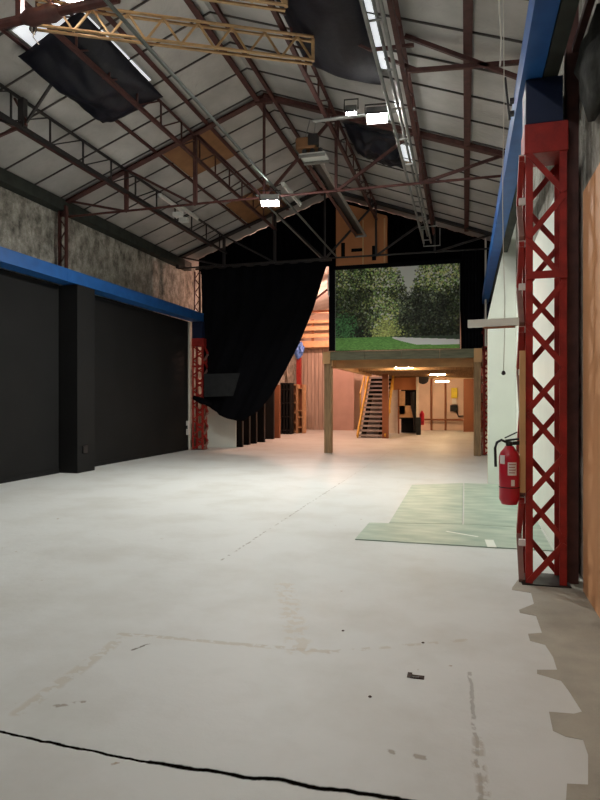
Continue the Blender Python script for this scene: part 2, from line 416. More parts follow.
column('distant red lattice column glimpsed behind the right mezzanine post', .47, .77, 17.0, 17.3, 3.6, 14, 4.1, plates=False)
# timber batten on the near column carrying the extinguisher
tag(B(.425, .47, 5.16, 5.195, .75, 1.9).build('column_batten', M['tantimber'], loc=(.45, 5.18, .75)), 'pale upright timber batten beside the fire extinguisher on the near red column', 'batten')

# fire extinguisher
ex = V((.345, 5.16, .655))
t = thing('fire_extinguisher', 'red fire extinguisher with black hose hanging on the near red column', 'fire extinguisher', ex)
R = .08
MB().lathe(ex, [(.05, .0), (.062, .0), (.066, .015), (R - .004, .03), (R, .045), (R, .385), (R - .012, .42), (R - .035, .45), (.036, .468), (.028, .472)], 28).build('cylinder', M['extred'], t, smooth=True)
MB().lathe(ex, [(R + .0015, .135), (R + .002, .136), (R + .002, .142), (R + .0015, .143)], 28).build('band', M['rubber'], t)
MB().lathe(ex, [(.024, .47), (.026, .475), (.026, .505), (.016, .51)], 14).build('valve', M['dsteel'], t)
hd = MB().bar(ex + V((-.03, 0, .515)), ex + V((.075, -.01, .53)), .024, .016).build('handle', M['rubber'], t)
MB().bar(ex + V((-.035, 0, .535)), ex + V((.06, -.01, .585)), .022, .01).build('lever', M['rubber'], hd)
hp = [ex + V((-.02, -.01, .5)), ex + V((-.06, -.01, .52)), ex + V((-.095, -.01, .5)), ex + V((-.11, -.01, .45)), ex + V((-.108, -.01, .38)), ex + V((-.105, -.005, .3))]
MB().tube(hp, .011, 8).build('hose', M['rubber'], t, smooth=True)
def wrap(a0, a1, z0, z1, name, m, r=R + .002):
    b = MB(); n = 8
    def f(u, v):
        a = math.radians(a0 + (a1 - a0) * u); return ex + V((r * math.sin(a), -r * math.cos(a), z0 + (z1 - z0) * v))
    return b.grid(n, 1, f, .001).build(name, m, t)
wl = wrap(-12, 38, .24, .345, 'instruction_label', M['label'])
for i in range(4): wrap(-6, 32 - 5 * (i % 2), .325 - .022 * i, .331 - .022 * i, 'print_line', M['labelink'], R + .0035).parent = wl
wrap(-62, -28, .33, .4, 'inspection_tag', M['label'])
wrap(6, 26, .155, .205, 'small_label', M['label'])
MB().bar(ex + V((.0, .02, .49)), ex + V((.13, .02, .50)), .012, .03).build('wall_bracket', M['dsteel'], t)

# ------------------------------------------------------------------ right side
t = thing('plywood_wall_panel', 'tan plywood sheeting on the right edge, lower than the stone wall', 'panel', (.90, 2, 0))
for y in (-.9, 1.54, 3.98):
    B(.89, .91, y, min(y + 2.43, 5.12), 0, 3.13).build('sheet', M['plywall'], t)
for y in (-.8, 1.6, 3.95, 5.05):
    B(.91, .948, y, y + .05, 0, 3.1).build('stud', M['tantimber'], t)
tag(B(.795, .89, 5.30, 5.42, 0, 5.6).build('wall_post', M['maroon'], loc=(.84, 5.33, 0), bevel=.006), 'dark maroon upright post between red lattice column and plywood', 'post')
for (ya, yb, z, nm) in ((4.2, 5.25, 4.42, 'upper'),):
    tag(B(.83, .88, 3.4, 5.25, 4.30, 4.36).build('wall_rail', M['maroon'], loc=(.85, 3.4, 4.3)), 'maroon rail running along the stone wall at top right corner', 'rail')
tag(B(.60, .80, 5.28, 5.34, 4.42, 4.48).build('cross_rail', M['maroon'], loc=(.7, 5.3, 4.4)), 'short maroon strut from blue right beam back to the dark post', 'strut')
# rough stone blocks sticking out of wall
def lump(c, r, label, m, seed):
    rnd = random.Random(seed); b = MB()
    bmesh.ops.create_icosphere(b.bm, subdivisions=3, radius=1)
    from mathutils import noise
    for v in b.bm.verts:
        k = 1 + .35 * noise.noise(v.co * 1.7 + V((seed, 0, 0))) + .12 * noise.noise(v.co * 5)
        v.co = V((v.co.x * r[0] * k, v.co.y * r[1] * k, v.co.z * r[2] * k)) + V(c)
    tag(b.build('wall_stone', m, loc=c, smooth=True), label, 'stone')
lump((.93, 4.75, 3.92), (.14, .34, .36), 'large dark rough stone bulging from the right wall above the plywood', M['rock'], 3)
lump((.94, 5.9, 4.0), (.12, .26, .3), 'grey rough stone bulging behind the top of the near red column', M['rock'], 9)

tag(B(.865, .885, 5.56, 11.2, 0, 3.55).build('white_wall_panel', M['white'], loc=(.875, 8, 0)), 'white panel lining the right wall, seen through the red lattice column', 'panel')
t = thing('white_wing_panel', 'tall white panel with sloping upper edge behind the fire extinguisher', 'panel', (.6, 11.25, 0))
MB().prism([(.385, 11.2, 0), (.86, 11.2, 0), (.86, 11.2, 4.62), (.77, 11.2, 4.62), (.62, 11.2, 4.02), (.385, 11.2, 2.96)], (0, .05, 0)).build('board', M['white'], t)
B(.385, .425, 11.255, 11.33, 0, 2.9).build('batten', M['tantimber'], t)
pb = thing('shelf_plank', 'short white plank sticking out level to the left from the near red column', 'plank', (.2, 5.15, 2.08))
d = V((1, -.12, 0)).normalized()
p0 = aty(468, 324, 5.2); p1 = p0 + d * .40
MB().bar(p0, p1, .05, .062).build('board', M['white'], pb)
MB().bar(p0 + d * .13 - V((0, 0, .04)), p1 - V((0, 0, .04)) - d * .03, .045, .012).build('underside_strip', M['brownply'], pb)

# hanging cords
def hang(px, Y, zb, zt, label, r, knob):
    c = aty(px, 100, Y); t = thing('cord_pull', label, 'cord', (c.x, c.y, zb))
    pts = [(c.x + .012 * math.sin(i * .9) * (1 - i / 14), c.y, zb + (zt - zb) * i / 14) for i in range(15)]
    MB().tube(pts, r, 6).build('rope', M['cord'], t)
    if knob: MB().lathe((c.x + .0, c.y, zb - .03), [(.006, 0), (.016, .006), (.019, .018), (.012, .035), (.004, .04)], 12).build('knob', M['dsteel'], t)
hang(503.5, 5.6, 1.75, 5.92, 'thin white cord with small knob hanging before the white wing panel', .0035, True)
hang(500, 5.3, 4.3, 5.94, 'short pale rope hanging next to the right blue beam', .007, False)
t = thing('beam_clamp', 'small dark clamp bracket fixed on the inner face of the right blue beam', 'clamp', (.40, 5.95, 4.25))
B(.40, .438, 5.9, 5.96, 4.16, 4.19).build('jaw', M['dsteel'], t); B(.40, .438, 5.9, 5.96, 4.28, 4.31).build('jaw', M['dsteel'], t)
MB().bar((.40, 5.93, 4.12), (.36, 5.93, 4.52), .02).build('arm', M['dsteel'], t)

# green floor sheets
nl, nr = flo(355, 540), flo(556, 553)
a = flo(369, 523.5); b_ = flo(389, 524); c_ = flo(412, 485.5)
def sheet(label, pts):
    tag(MB().prism([(p[0], p[1], .001) for p in pts], (0, 0, .011)).build('floor_sheet', M['mat'], loc=(pts[0][0], pts[0][1], 0), bevel=.002), label, 'floor sheet')
seam_n = flo(463, 525)
sheet('narrow green floor sheet with dark front edge nearest the camera', [nl, (.84, nr.y + .05), (.84, seam_n.y - .01), (seam_n.x, seam_n.y - .01), b_, a])
sx = seam_n.x
sheet('green floor sheet lying left behind the narrow front one', [(b_.x + .0, b_.y + .02), (sx - .01, seam_n.y + .005), (sx - .01, 11.15), (c_.x, c_.y)])
sheet('green floor sheet lying against the right white wall panels', [(sx + .01, seam_n.y + .005), (.85, seam_n.y + .005), (.85, 11.15), (sx + .01, 11.15)])
def strip(p, q, w, label):
    tag(MB().bar(V((p.x, p.y, .0135)), V((q.x, q.y, .0135)), w, .002).build('tape_strip', M['white'], loc=(p.x, p.y, .0125)), label, 'tape')
strip(flo(446, 532.5), flo(478, 538), .04, 'long thin white tape strip on the green floor sheet')
strip(flo(489, 541), flo(492, 548.5), .09, 'short wide white tape piece near the front edge of the green sheet')
# rusty anchor plate in floor
pc = flo(416, 677)
t = thing('anchor_plate', 'small rusty anchor plate set in the pale floor', 'plate', (pc.x, pc.y, 0))
for dx, dy, sx_, sy_ in ((-.035, .01, .012, .03), (.03, -.002, .014, .02), (0, -.015, .03, .008), (-.005, .012, .02, .006)):
    B(pc.x + dx - sx_, pc.x + dx + sx_, pc.y + dy - sy_, pc.y + dy + sy_, .0005, .004).build('iron', M['rust'], t)
for px, py in ((370, 697), (343, 631), (423, 643)):
    pc2 = flo(px, py)
    tag(MB().lathe((pc2.x, pc2.y, .0005), [(.009, 0), (.010, .002), (.006, .005)], 10).build('floor_bolt', M['rust'], loc=pc2),
        {370: 'dark bolt head in the floor left of the rusty anchor plate', 343: 'dark bolt head in the floor at mid picture, farthest one', 423: 'dark bolt head in the floor beyond the rusty anchor plate'}[px], 'bolt')

# ------------------------------------------------------------------ roof steel
def truss(Y, label, MM=None):
    MM = MM or (M['maroon'], M['maroonred'])
    t = thing('roof_truss', label, 'truss', (RX, Y, 5.4))
    lo, zt = .05, 5.40
    xl, xr = XL + .18, .72
    rz = lambda x: roofz(x) - lo
    for x in (xl, xr):
        m = MB(); m.angle((x, Y - .035, rz(x)), (RX, Y - .035, RZ - lo), .075, .012); m.angle((x, Y + .035, rz(x)), (RX, Y + .035, RZ - lo), .075, .012)
        m.build('rafter', MM[0], t)
    MB().tube([(xl, Y, zt + .0), (RX, Y, zt + .02), (xr, Y, zt)], .024, 8).build('tie_rod', MM[1], t)
    for x, w in ((xl, .10), (-6.75, .07), (-5.2, .07), (RX, .045), (-2.33, .05), (-.78, .05), (xr, .08)):
        B(x - w / 2, x + w / 2, Y - w / 2, Y + w / 2, zt, rz(x) + .0).build('vertical_strut', MM[0], t)
    for (xa, za), (xb, zb) in (((-8.15, rz(-8.15)), (-6.75, zt)), ((-6.75, rz(-6.75)), (-5.2, zt)), ((-5.2, rz(-5.2)), (RX, zt)), ((-2.33, rz(-2.33)), (RX, zt)), ((-.9, rz(-.9)), (-2.33, zt)), ((.65, rz(.65)), (-.78, zt))):
        MB().angle((xa, Y, za), (xb, Y, zb), .05, .01).build('diagonal_strut', MM[0], t)
    B(RX - .16, RX + .16, Y - .05, Y + .05, RZ - lo - .14, RZ - lo - .0).build('ridge_plate', MM[0], t)
    return t
truss(11.0, 'maroon steel roof truss with long tie rod across the middle of the hall')
def frame(segs, Y, label, cat='bracing'):
    t = thing('bracing_frame', label, cat, aty(segs[0][0], segs[0][1], Y))
    for a, b, c, d, w in segs: MB().bar(aty(a, b, Y), aty(c, d, Y), w).build('brace', M['maroon'], t)
frame([(318, 26, 370, 50, .03), (370, 50, 414, 45, .04), (385, 58, 417, 70, .04), (405, 36, 522, 79, .05), (408, 71, 524, 62, .05)], 8.0, 'dark steel bracing bars crossing from the big black cloth to the right blue beam')
frame([(-8, 139, 27, 124, .04), (68, 90, 108, 76, .035), (-4, 62, 27, 122, .035)], 7.95, 'dark steel bracing bars around the post of the left dark lattice purlin')
truss(16.2, 'dark steel roof truss in front of the black gable drape', (M['dsteel'], M['dsteel']))
def stub(x, Y, z0, z1, label, w=.16):
    t = thing('column_stub', label, 'post', (x, Y, z0))
    for dx in (-w / 2, w / 2): B(x + dx - .018, x + dx + .018, Y - .04, Y + .04, z0, z1).build('leg', M['maroonred'], t)
    n = 6
    for i in range(n):
        s = 1 if i % 2 else -1; za = z0 + (z1 - z0) * i / n; zb = z0 + (z1 - z0) * (i + 1) / n
        MB().bar((x - s * w / 2, Y, za), (x + s * w / 2, Y, zb), .025, .012, up=(0, 1, 0)).build('lacing', M['maroonred'], t)
stub(-8.2, 10.9, 4.12, 5.6, 'laced maroon stub post above left blue beam, against grey stone')
stub(-7.85, 16.75, 4.12, 5.4, 'laced maroon stub post above left blue beam, by the black curtain')
tag(B(.68, .76, 10.9, 11.0, 4.4, 5.4).build('column_stub', M['maroon'], loc=(.72, 10.95, 4.4)), 'plain maroon stub post above right blue beam at the truss end', 'post')

def lattice(x, y0, y1, depth, label, m, pitch=.72, brace=()):
    t = thing('lattice_purlin', label, 'purlin', (x, y0, roofz(x) - .1 - depth))
    zt = roofz(x) - .08; zb = zt - depth
    MB().angle((x, y0, zt), (x, y1, zt), .06, .012).build('top_chord', m, t)
    MB().angle((x, y0, zb), (x, y1, zb), .06, .012, sgn=-1).build('bottom_chord', m, t)
    n = int((y1 - y0) / pitch)
    for i in range(n + 1):
        y = y0 + i * pitch
        MB().bar((x, y, zb), (x, y, zt), .028, .022).build('web_post', m, t)
        if i < n: MB().bar((x, y, zb), (x, y + pitch, zt), .022, .022).build('web_diagonal', m, t)
    for y in brace:
        B(x - .05, x + .05, y - .05, y + .05, zb, zt).build('mid_post', m, t)
        for s in (-1, 1): MB().bar((x, y, zb), (x + .62 * s, y, roofz(x + .62 * s) - .05), .035).build('knee_brace', m, t)
    return t
lattice(-6.72, 3.2, 16.3, .46, 'dark lattice purlin nearest the left wall, holding the unlit strip lights', M['dsteel'], .9, (7.95,))
lattice(-5.20, 3.2, 16.3, .46, 'dark maroon lattice purlin on the left slope passing below the black roof sheet', M['maroon'], .8)
lattice(-2.33, 3.2, 16.3, .40, 'maroon lattice purlin on the right slope beside the large black roof cloth', M['maroonred'], .8)
lattice(-.80, 3.2, 16.3, .36, 'maroon lattice purlin between the grey lighting rails and right blue beam', M['maroonred'], .9)

def purlin(x, label, m, w=.07, drop=.05):
    z = roofz(x) - drop
    t = MB(); t.box(x - w / 2, x + w / 2, 3.2, 16.5, z - .008, z + .0); t.box(x - .006, x + .006, 3.2, 16.5, z, z + drop - .004)
    tag(t.build('roof_purlin', m, loc=(x, 3.2, z)), label, 'purlin')
purlin(-7.28, 'maroon roof purlin just above the left stone wall', M['maroonred'])
purlin(-6.05, 'maroon roof purlin along the lower left edge of the black roof sheet', M['maroonred'])
purlin(-4.90, 'maroon roof purlin along the upper right edge of the black roof sheet', M['maroonred'], .09)
purlin(RX - .12, 'maroon ridge purlin on the left side of the roof peak', M['maroonred'], .1, .1)
purlin(RX + .22, 'maroon ridge purlin on the right side of the roof peak', M['maroonred'], .06, .1)
purlin(.03, 'brown roof purlin nearest the right blue beam', M['maroon'], .11, .07)

# plywood roof patches
def patch(x0, x1, y0, y1, label):
    m = MB(); m.prism([(x0, y0, roofz(x0) - .035), (x1, y0, roofz(x1) - .035), (x1, y0, roofz(x1) - .02), (x0, y0, roofz(x0) - .02)], (0, y1 - y0, 0))
    tag(m.build('roof_plywood', M['roofply'], loc=(x0, y0, roofz(x0))), label, 'plywood')
patch(-6.0, -4.95, 11.12, 12.5, 'orange plywood sheet patching the left roof slope behind the middle truss')
patch(-6.0, -4.85, 14.5, 16.2, 'orange plywood sheet patching the left roof slope near the black gable')

# skylights + black covers
def sky(i, x0, x1, y0, y1):
    m = MB(); m.prism([(x0, y0, roofz(x0) - .014), (x1, y0, roofz(x1) - .014), (x1, y0, roofz(x1) - .004), (x0, y0, roofz(x0) - .004)], (0, y1 - y0, 0))
    struct(m.build(f'window_{i}', M['sky']))
sky(1, -6.0, -5.12, 6.9, 9.1); sky(2, -2.25, -1.12, 5.2, 9.0); sky(3, -2.1, -1.02, 11.8, 12.6)
from mathutils import noise
def cover(corn, sag, label, wr=.05, seed=1, cat='cloth', scal=0.):
    p00, p10, p11, p01 = [V(c) for c in corn]
    def f(u, v):
        p = (p00 * (1 - u) + p10 * u) * (1 - v) + (p01 * (1 - u) + p11 * u) * v
        s = sag * (4 * u * (1 - u)) ** .8 * (4 * v * (1 - v)) ** .6
        n = noise.noise(V((u * 3 + seed, v * 4, 0))) * wr + noise.noise(V((u * 9 + seed, v * 10, 3))) * wr * .4
        edge = min(u, 1 - u, v, 1 - v); k = min(1, edge * 6 + .25)
        p = p + V((0, 0, -s + n * k))
        p.y += scal * v * (4 * u * (1 - u))
        return p
    tag(MB().grid(28, 28, f, .006).build('roof_cover', M['tarp'], loc=p00, smooth=True), label, cat)
def rc(x, y, dz=.10): return (x, y, roofz(x) - dz)
cover((rc(-6.12, 7.15, .16), rc(-4.98, 7.0, .22), rc(-5.02, 9.35, .22), rc(-6.15, 9.25, .16)), .34, 'large black plastic sheet pinned over the left roof skylight at upper left', .10, 1)
cover((rc(-2.42, 4.6), rc(-1.2, 4.6), rc(-1.2, 9.25, .14), rc(-2.42, 9.15, .12)), .30, 'big sagging black cloth over the right roof skylight at picture top', .05, 5, scal=.12)
cover((rc(-2.25, 11.2), rc(-1.2, 11.25), rc(-1.22, 12.75, .14), rc(-2.2, 12.6, .12)), .2, 'crumpled black cloth over the farther right roof skylight behind the lit lamps', .14, 11)

# grey conduit pipes
def pipe(p, q, r, label, m):
    tag(MB().tube([p, q], r, 8).build('conduit_pipe', m, loc=p), label, 'pipe')
pipe((-3.42, 4, 5.447), (-3.42, 16.15, 5.447), .022, 'grey green conduit pipe running from the upper left past the main lamp', M['greenpipe'])
pipe((-3.87, 10.9, 5.442), (-3.87, 16.3, 5.442), .018, 'thin grey conduit pipe beside the far end of the green one', M['greenpipe'])

# lighting rails (right) - ladder frame
t = thing('lighting_rail', 'long grey ladder shaped lighting rail hanging below the right roof slope', 'rail', (-.92, 5, 5.5))
for x in (-1.02, -.84): MB().tube([(x + .02, 4.8, 5.5), (x, 15.6, 5.5)], .024, 8).build('rail_tube', M['gsteel'], t)
MB().tube([(-.93, 4.8, 5.68), (-.93, 15.6, 5.68)], .02, 8).build('rail_tube', M['gsteel'], t)
for i in range(11):
    y = 5.3 + i * 1.0
    MB().tube([(-1.02, y, 5.5), (-.84, y, 5.5)], .013, 6).build('rung', M['gsteel'], t)
MB().tube([(-1.05, 15.6, 5.85), (-1.02, 15.6, 5.42), (-.62, 15.6, 5.42), (-.62, 15.6, 5.85)], .018, 6).build('end_frame', M['gsteel'], t)
MB().tube([(-1.12, 15.0, 5.75), (-.62, 15.0, 5.75)], .015, 6).build('end_frame', M['gsteel'], t)

# hoist track + hoist
t = thing('hoist_track', 'twin steel hoist track slanting down to the plywood panel from the hoist', 'track', (-2.75, 11, 6))
for x in (-2.87, -2.62): MB().angle((x, 11.0, 6.0), (x, 16.25, 6.0), .07, .012).build('track_rail', M['maroonred'] if x < -2.7 else M['gsteel'], t)
B(-2.86, -2.64, 11, 16.2, 6.03, 6.05).build('cover_plate', M['dsteel'], t)
MB().tube([(-2.9, 16.25, 5.98), (-2.6, 16.25, 5.98)], .035, 8).build('end_stop', M['gsteel'], t)
hc = atd(311, 150, 11.0)
t = thing('chain_hoist', 'hoist trolley with orange motor on a silver tray below the roof ridge', 'hoist', hc)
B(hc.x - .26, hc.x + .12, hc.y - .15, hc.y + .15, hc.z - .02, hc.z + .20).build('motor', M['roofply'], t, bevel=.03)
B(hc.x - .02, hc.x + .16, hc.y - .17, hc.y - .02, hc.z + .02, hc.z + .23).build('gearbox', M['dsteel'], t, bevel=.02)
for dy in (-.18, .18): B(hc.x - .18, hc.x + .30, hc.y + dy - .015, hc.y + dy + .015, hc.z - .2, hc.z - .15).build('tray_rail', M['gsteel'], t)
B(hc.x - .18, hc.x + .30, hc.y - .18, hc.y + .18, hc.z - .14, hc.z - .12).build('tray', M['lampwhite'], t)
for dx in (-.1, .05, .2): MB().lathe((hc.x + dx, hc.y - .1, hc.z - .12), [(.03, 0), (.045, .02), (.045, .08), (.02, .1)], 10).build('wheel', M['dsteel'], t)
for dx in (-.12, .06): MB().tube([(hc.x + dx, hc.y, hc.z + .2), (hc.x + dx * .6 + .05, hc.y, hc.z + .55)], .008, 6).build('hanger', M['gsteel'], t)

# gold diagonal lattice beams
def gold(p, q, h, label, n):
    p, q = V(p), V(q); t = thing('gold_lattice_beam', label, 'beam', p)
    d = q - p; u = V((0, 0, h))
    s = V((-d.y, d.x, 0)).normalized() * .05
    for nm, o in (('bottom_chord', V()), ('top_chord', u)):
        m = MB(); m.angle(p + o - s, q + o - s, .04, .008); m.angle(p + o + s, q + o + s, .04, .008); m.build(nm, M['gold'], t)
    for i in range(n):
        a, b = p + d * (i / n), p + d * ((i + 1) / n)
        c = (a + b) / 2
        MB().bar(a, c + u, .025).build('lacing_bar', M['gold'], t); MB().bar(c + u, b, .025).build('lacing_bar', M['gold'], t)
    MB().bar(q, q + u, .04).build('end_post', M['gold'], t)
    return t
p = atd(36, 26.5, 7.35); q = atd(313, 61.5, 8.06)
gold(p, q, .31, 'gold lattice beam slung diagonally under the roof, lit by upper left lamp', 8)
off = V((0, -1.0, .12))
q2 = atd(286, 7, 7.0); d = (q - p).normalized()
gold(q2 - d * 3.2, q2, .31, 'second gold lattice beam at the picture top, mostly out of view', 8)
# pulley at left end of gold beam
pc = p + V((.0, -.05, -.06))
t = thing('pulley_block', 'small pulley block with cord dangling at the left end of the lit gold beam', 'pulley', pc)
MB().tube([pc + V((0, -.02, 0)), pc + V((0, .02, 0))], .045, 14).build('sheave', M['dsteel'], t)
MB().bar(pc + V((0, 0, .05)), pc + V((0, 0, -.06)), .02, .06).build('cheek', M['gsteel'], t)
MB().tube([pc + V((.02, 0, -.03)), pc + V((.0, 0, -.1)), pc + V((.05, 0, -.16)), pc + V((.08, 0, -.2))], .007, 6).build('cord_end', M['cord'], t)
# maroon cross bar wrapped with cloth (upper left)
a0, a1 = aty(-6, 26, 5.8), aty(118, -2, 5.8)
t = thing('cross_beam', 'maroon cross beam wrapped in cloth near the upper left lamp', 'beam', a0)
MB().tube([a0, a1], .055, 10).build('tube', M['maroonred'], t)
pts = [a0 + (a1 - a0) * k for k in (.25, .32, .4, .48, .55)]
MB().tube(pts, [.06, .10, .085, .105, .07], 10).build('cloth_wrap', M['maroon'], t, smooth=True)
w0 = aty(20, 20, 5.8)
MB().bar(w0, w0 + V((0, 0, .5)), .07).build('hanger_post', M['maroon'], t)
MB().bar(w0 + V((.1, 0, .42)), w0 + V((.45, 0, .1)), .05).build('brace', M['maroon'], t)

# ------------------------------------------------------------------ lamps
def flood(c, tilt, yaw, size, label, lens, group=None):
    """housing, lens, yoke, hood; the lens faces along -Z of a frame tilted towards the camera end"""
    c = V(c); t = thing('floodlight', label, 'floodlight', c, group)
    Rm = Matrix.Rotation(yaw, 4, 'Z') @ Matrix.Rotation(tilt, 4, 'X')
    w, l = size
    def tr(m):
        for v in m.bm.verts: v.co = c + (Rm @ v.co)
        return m
    tr(B(-w, w, -l, l, .0, .10)).build('housing', M['gsteel'], t, bevel=.01)
    ln = tr(B(-w * .9, w * .9, -l * .9, l * .9, -.012, -.002)).build('lens', lens, t)
    tr(B(-w, w, -l - .008, -l, -.03, 0)).build('bezel', M['dsteel'], t); tr(B(-w, w, l, l + .008, -.03, 0)).build('bezel', M['dsteel'], t)
    tr(MB().tube([(-w - .02, 0, .03), (-w - .02, 0, .22), (w + .02, 0, .22), (w + .02, 0, .03)], .012, 6)).build('yoke', M['dsteel'], t)
    return t
lm = atd(270, 202, 11.05)
fm = flood(lm, -.12, .25, (.17, .12), 'brightly lit floodlight hanging from the tie rod at mid picture', M['lens'])
MB().tube([lm + V((0, 0, .1)), V((lm.x, lm.y, 5.44)), V((lm.x, 11.02, 5.45))], .012, 6).build('hanger_rod', M['dsteel'], fm)
flood(atd(79, -8, 7.1), -.75, .5, (.16, .12), 'brightly lit floodlight at the upper left above gold beam', M['lens4'])
l3 = atd(377, 117, 9.5)
flood(l3, -.15, .1, (.17, .13), 'brightly lit floodlight, larger of the pair on the grey cross bar', M['lens2'])
l4 = atd(351, 112, 9.6)
flood(l4, -.15, .1, (.09, .04), 'small lit floodlight left of its larger neighbour on the grey cross bar', M['lens2'])
c0, c1 = aty(312, 121, 9.7), aty(415, 106, 9.7)
c1.z = c0.z
t = thing('lamp_bar', 'grey cross bar carrying the two right hand floodlights', 'bar', c0)
MB().tube([c0, c1], .02, 8).build('tube', M['gsteel'], t); MB().tube([c0 + V((0, .12, .03)), c1 + V((0, .12, .03))], .014, 8).build('tube', M['gsteel'], t)
for i, (x, y) in enumerate(((-5.6, .8), (-1.6, .8), (-5.6, -3.6), (-1.6, -3.6))):  # unseen fill lamps added behind the camera, turned towards camera-facing surfaces
    flood((x, y, 5.9), .95, -.15, (.17, .12), ['floodlight under the roof behind the camera, front left', 'floodlight under the roof behind the camera, front right', 'floodlight under the roof behind the camera, rear left', 'floodlight under the roof behind the camera, rear right'][i], M['lens3'], None)

def strip_light(c, dirn, L_, label, lens=None, name='strip_light', w=.07):
    c = V(c); d = V(dirn).normalized(); t = thing(name, label, 'strip light', c)
    MB().bar(c - d * L_ / 2, c + d * L_ / 2, w, .05).build('housing', M['lampwhite'], t, bevel=.006)
    MB().tube([c - d * L_ * .47 - V((0, 0, .045)), c + d * L_ * .47 - V((0, 0, .045))], .019, 10).build('tube', lens or M['label'], t)
    for s in (-.48, .48): MB().bar(c + d * L_ * s, c + d * L_ * s - V((0, 0, .07)), .04, .012).build('lamp_holder', M['lampwhite'], t)
strip_light(aty(172, 203, 12.0), (0, 1, -.02), 1.1, 'unlit white strip light on the left lattice purlin, nearer one')
strip_light(aty(189, 212, 13.5), (0, 1, -.02), 1.0, 'unlit white strip light on the left lattice purlin, farther one')
strip_light(aty(292, 194, 12.0), (0, 1, 0), 1.3, 'unlit white strip light just right of the bright middle floodlight')
for px, py, Y in ((178, 214, 12.3), (184, 219.5, 12.6)):
    c = aty(px, py, Y)
    tag(B(c.x - .1, c.x + .1, c.y - .08, c.y + .08, c.z - .06, c.z + .03).build('junction_box', M['lampwhite'], loc=c, bevel=.01), 'white junction box below the unlit left strip lights, ' + ('nearer one' if Y < 12.5 else 'farther one'), 'box')

# ------------------------------------------------------------------ back of the hall: drapes
# gable drape
YD = 17.05
m = MB()
nx = 150; xs0, xs1 = -7.95, .9
top, bot = [], []
for i in range(nx + 1):
    x = xs0 + (xs1 - xs0) * i / nx
    y = YD + .035 * math.sin(x * 15) + .015 * math.sin(x * 41)
    zb = 5.38 if x < -3.55 else (5.2 if x < -.15 else 2.82)
    top.append(m.bm.verts.new((x, y, roofz(x) - .004))); bot.append(m.bm.verts.new((x, y, zb)))
for i in range(nx): m.bm.faces.new((bot[i], bot[i + 1], top[i + 1], top[i]))
bmesh.ops.solidify(m.bm, geom=list(m.bm.faces), thickness=.012)
tag(m.build('gable_drape', M['drape'], loc=(RX, YD, 5.4)), 'black drape filling the gable below the roof peak and right of the forest print', 'drape')

# big raised curtain
prof = [(-7.80, 1.46), (-7.3, 1.15), (-6.95, .97), (-6.6, .88), (-6.3, .88), (-5.86, 1.17), (-5.45, 1.65), (-5.05, 2.39), (-4.68, 3.12), (-4.23, 4.19), (-3.86, 5.40)]
def zbot(x):
    for (a, za), (b, zb) in zip(prof, prof[1:]):
        if x <= b: return za + (zb - za) * (x - a) / (b - a)
    return prof[-1][1]
t = thing('stage_curtain', 'huge black curtain hanging from a bar and drawn up to the right', 'curtain', (-5.9, 16.85, .9))
def cf(u, v):
    x = -7.74 + 3.89 * u; zb = zbot(x); z = 5.5 + (zb - 5.5) * v
    g = (x + 3.85) * 1.35 + (5.5 - z) * .62           # folds gather to the top right corner
    fold = .07 * math.sin(g * 5.2) * v ** .6 + .035 * math.sin(g * 13 + 1) * v + .03 * math.sin(x * 14) * (1 - v)
    return V((x, 16.85 + fold - .22 * v * math.sin(min(1, u * 1.1) * math.pi) ** 2, z))
MB().grid(90, 60, cf, .01).build('fabric', M['drape'], t, smooth=True)
MB().tube([(-7.95, 16.85, 5.5), (-3.7, 16.85, 5.52)], .03, 8).build('curtain_bar', M['dsteel'], t)
# grey patch on the curtain
a, b, c, d4 = aty(204, 374, 16.55), aty(240, 373, 16.55), aty(233, 396, 16.55), aty(204, 397, 16.55)
MB().prism([a, b, c, d4], (0, .012, 0)).build('grey_patch', M['greycloth'], t)
# knot where it is tied to column
kc = aty(201, 400, 16.55)
MB().tube([kc + V((-.25, .02, .08)), kc + V((0, 0, -.02)), kc + V((.3, .12, -.12))], [.06, .10, .05], 10).build('tie_knot', M['drape'], t, smooth=True)

# white board standing behind the curtain
tag(MB().prism([(-7.9, 17.6, 0), (-6.93, 17.6, 0), (-6.93, 17.6, 1.05), (-7.3, 17.6, 1.35), (-7.9, 17.6, 1.9)], (0, .04, 0)).build('white_board', M['white'], loc=(-7.4, 17.6, 0)), 'white board standing on the floor beneath the raised black curtain', 'board')
# socket + conduit on left wall
t = thing('socket_box', 'white electrical socket box low at the end of the black partition', 'socket', (-7.95, 16.45, .75))
sc_ = aty(187, 428, 16.5)
B(sc_.x - .1, sc_.x + .1, 16.38, 16.5, sc_.z - .2, sc_.z + .22).build('case', M['label'], t, bevel=.01)
B(sc_.x - .05, sc_.x + .08, 16.365, 16.38, sc_.z - .02, sc_.z + .08).build('cover', M['greycloth'], t)
pc = aty(189, 400, 16.5)
tag(MB().tube([(pc.x, 16.52, .02), (pc.x, 16.52, 3.85)], .04, 8).build('wall_conduit', M['cord'], loc=(pc.x, 16.52, 0)), 'pale upright conduit beside the left red lattice column', 'pipe')

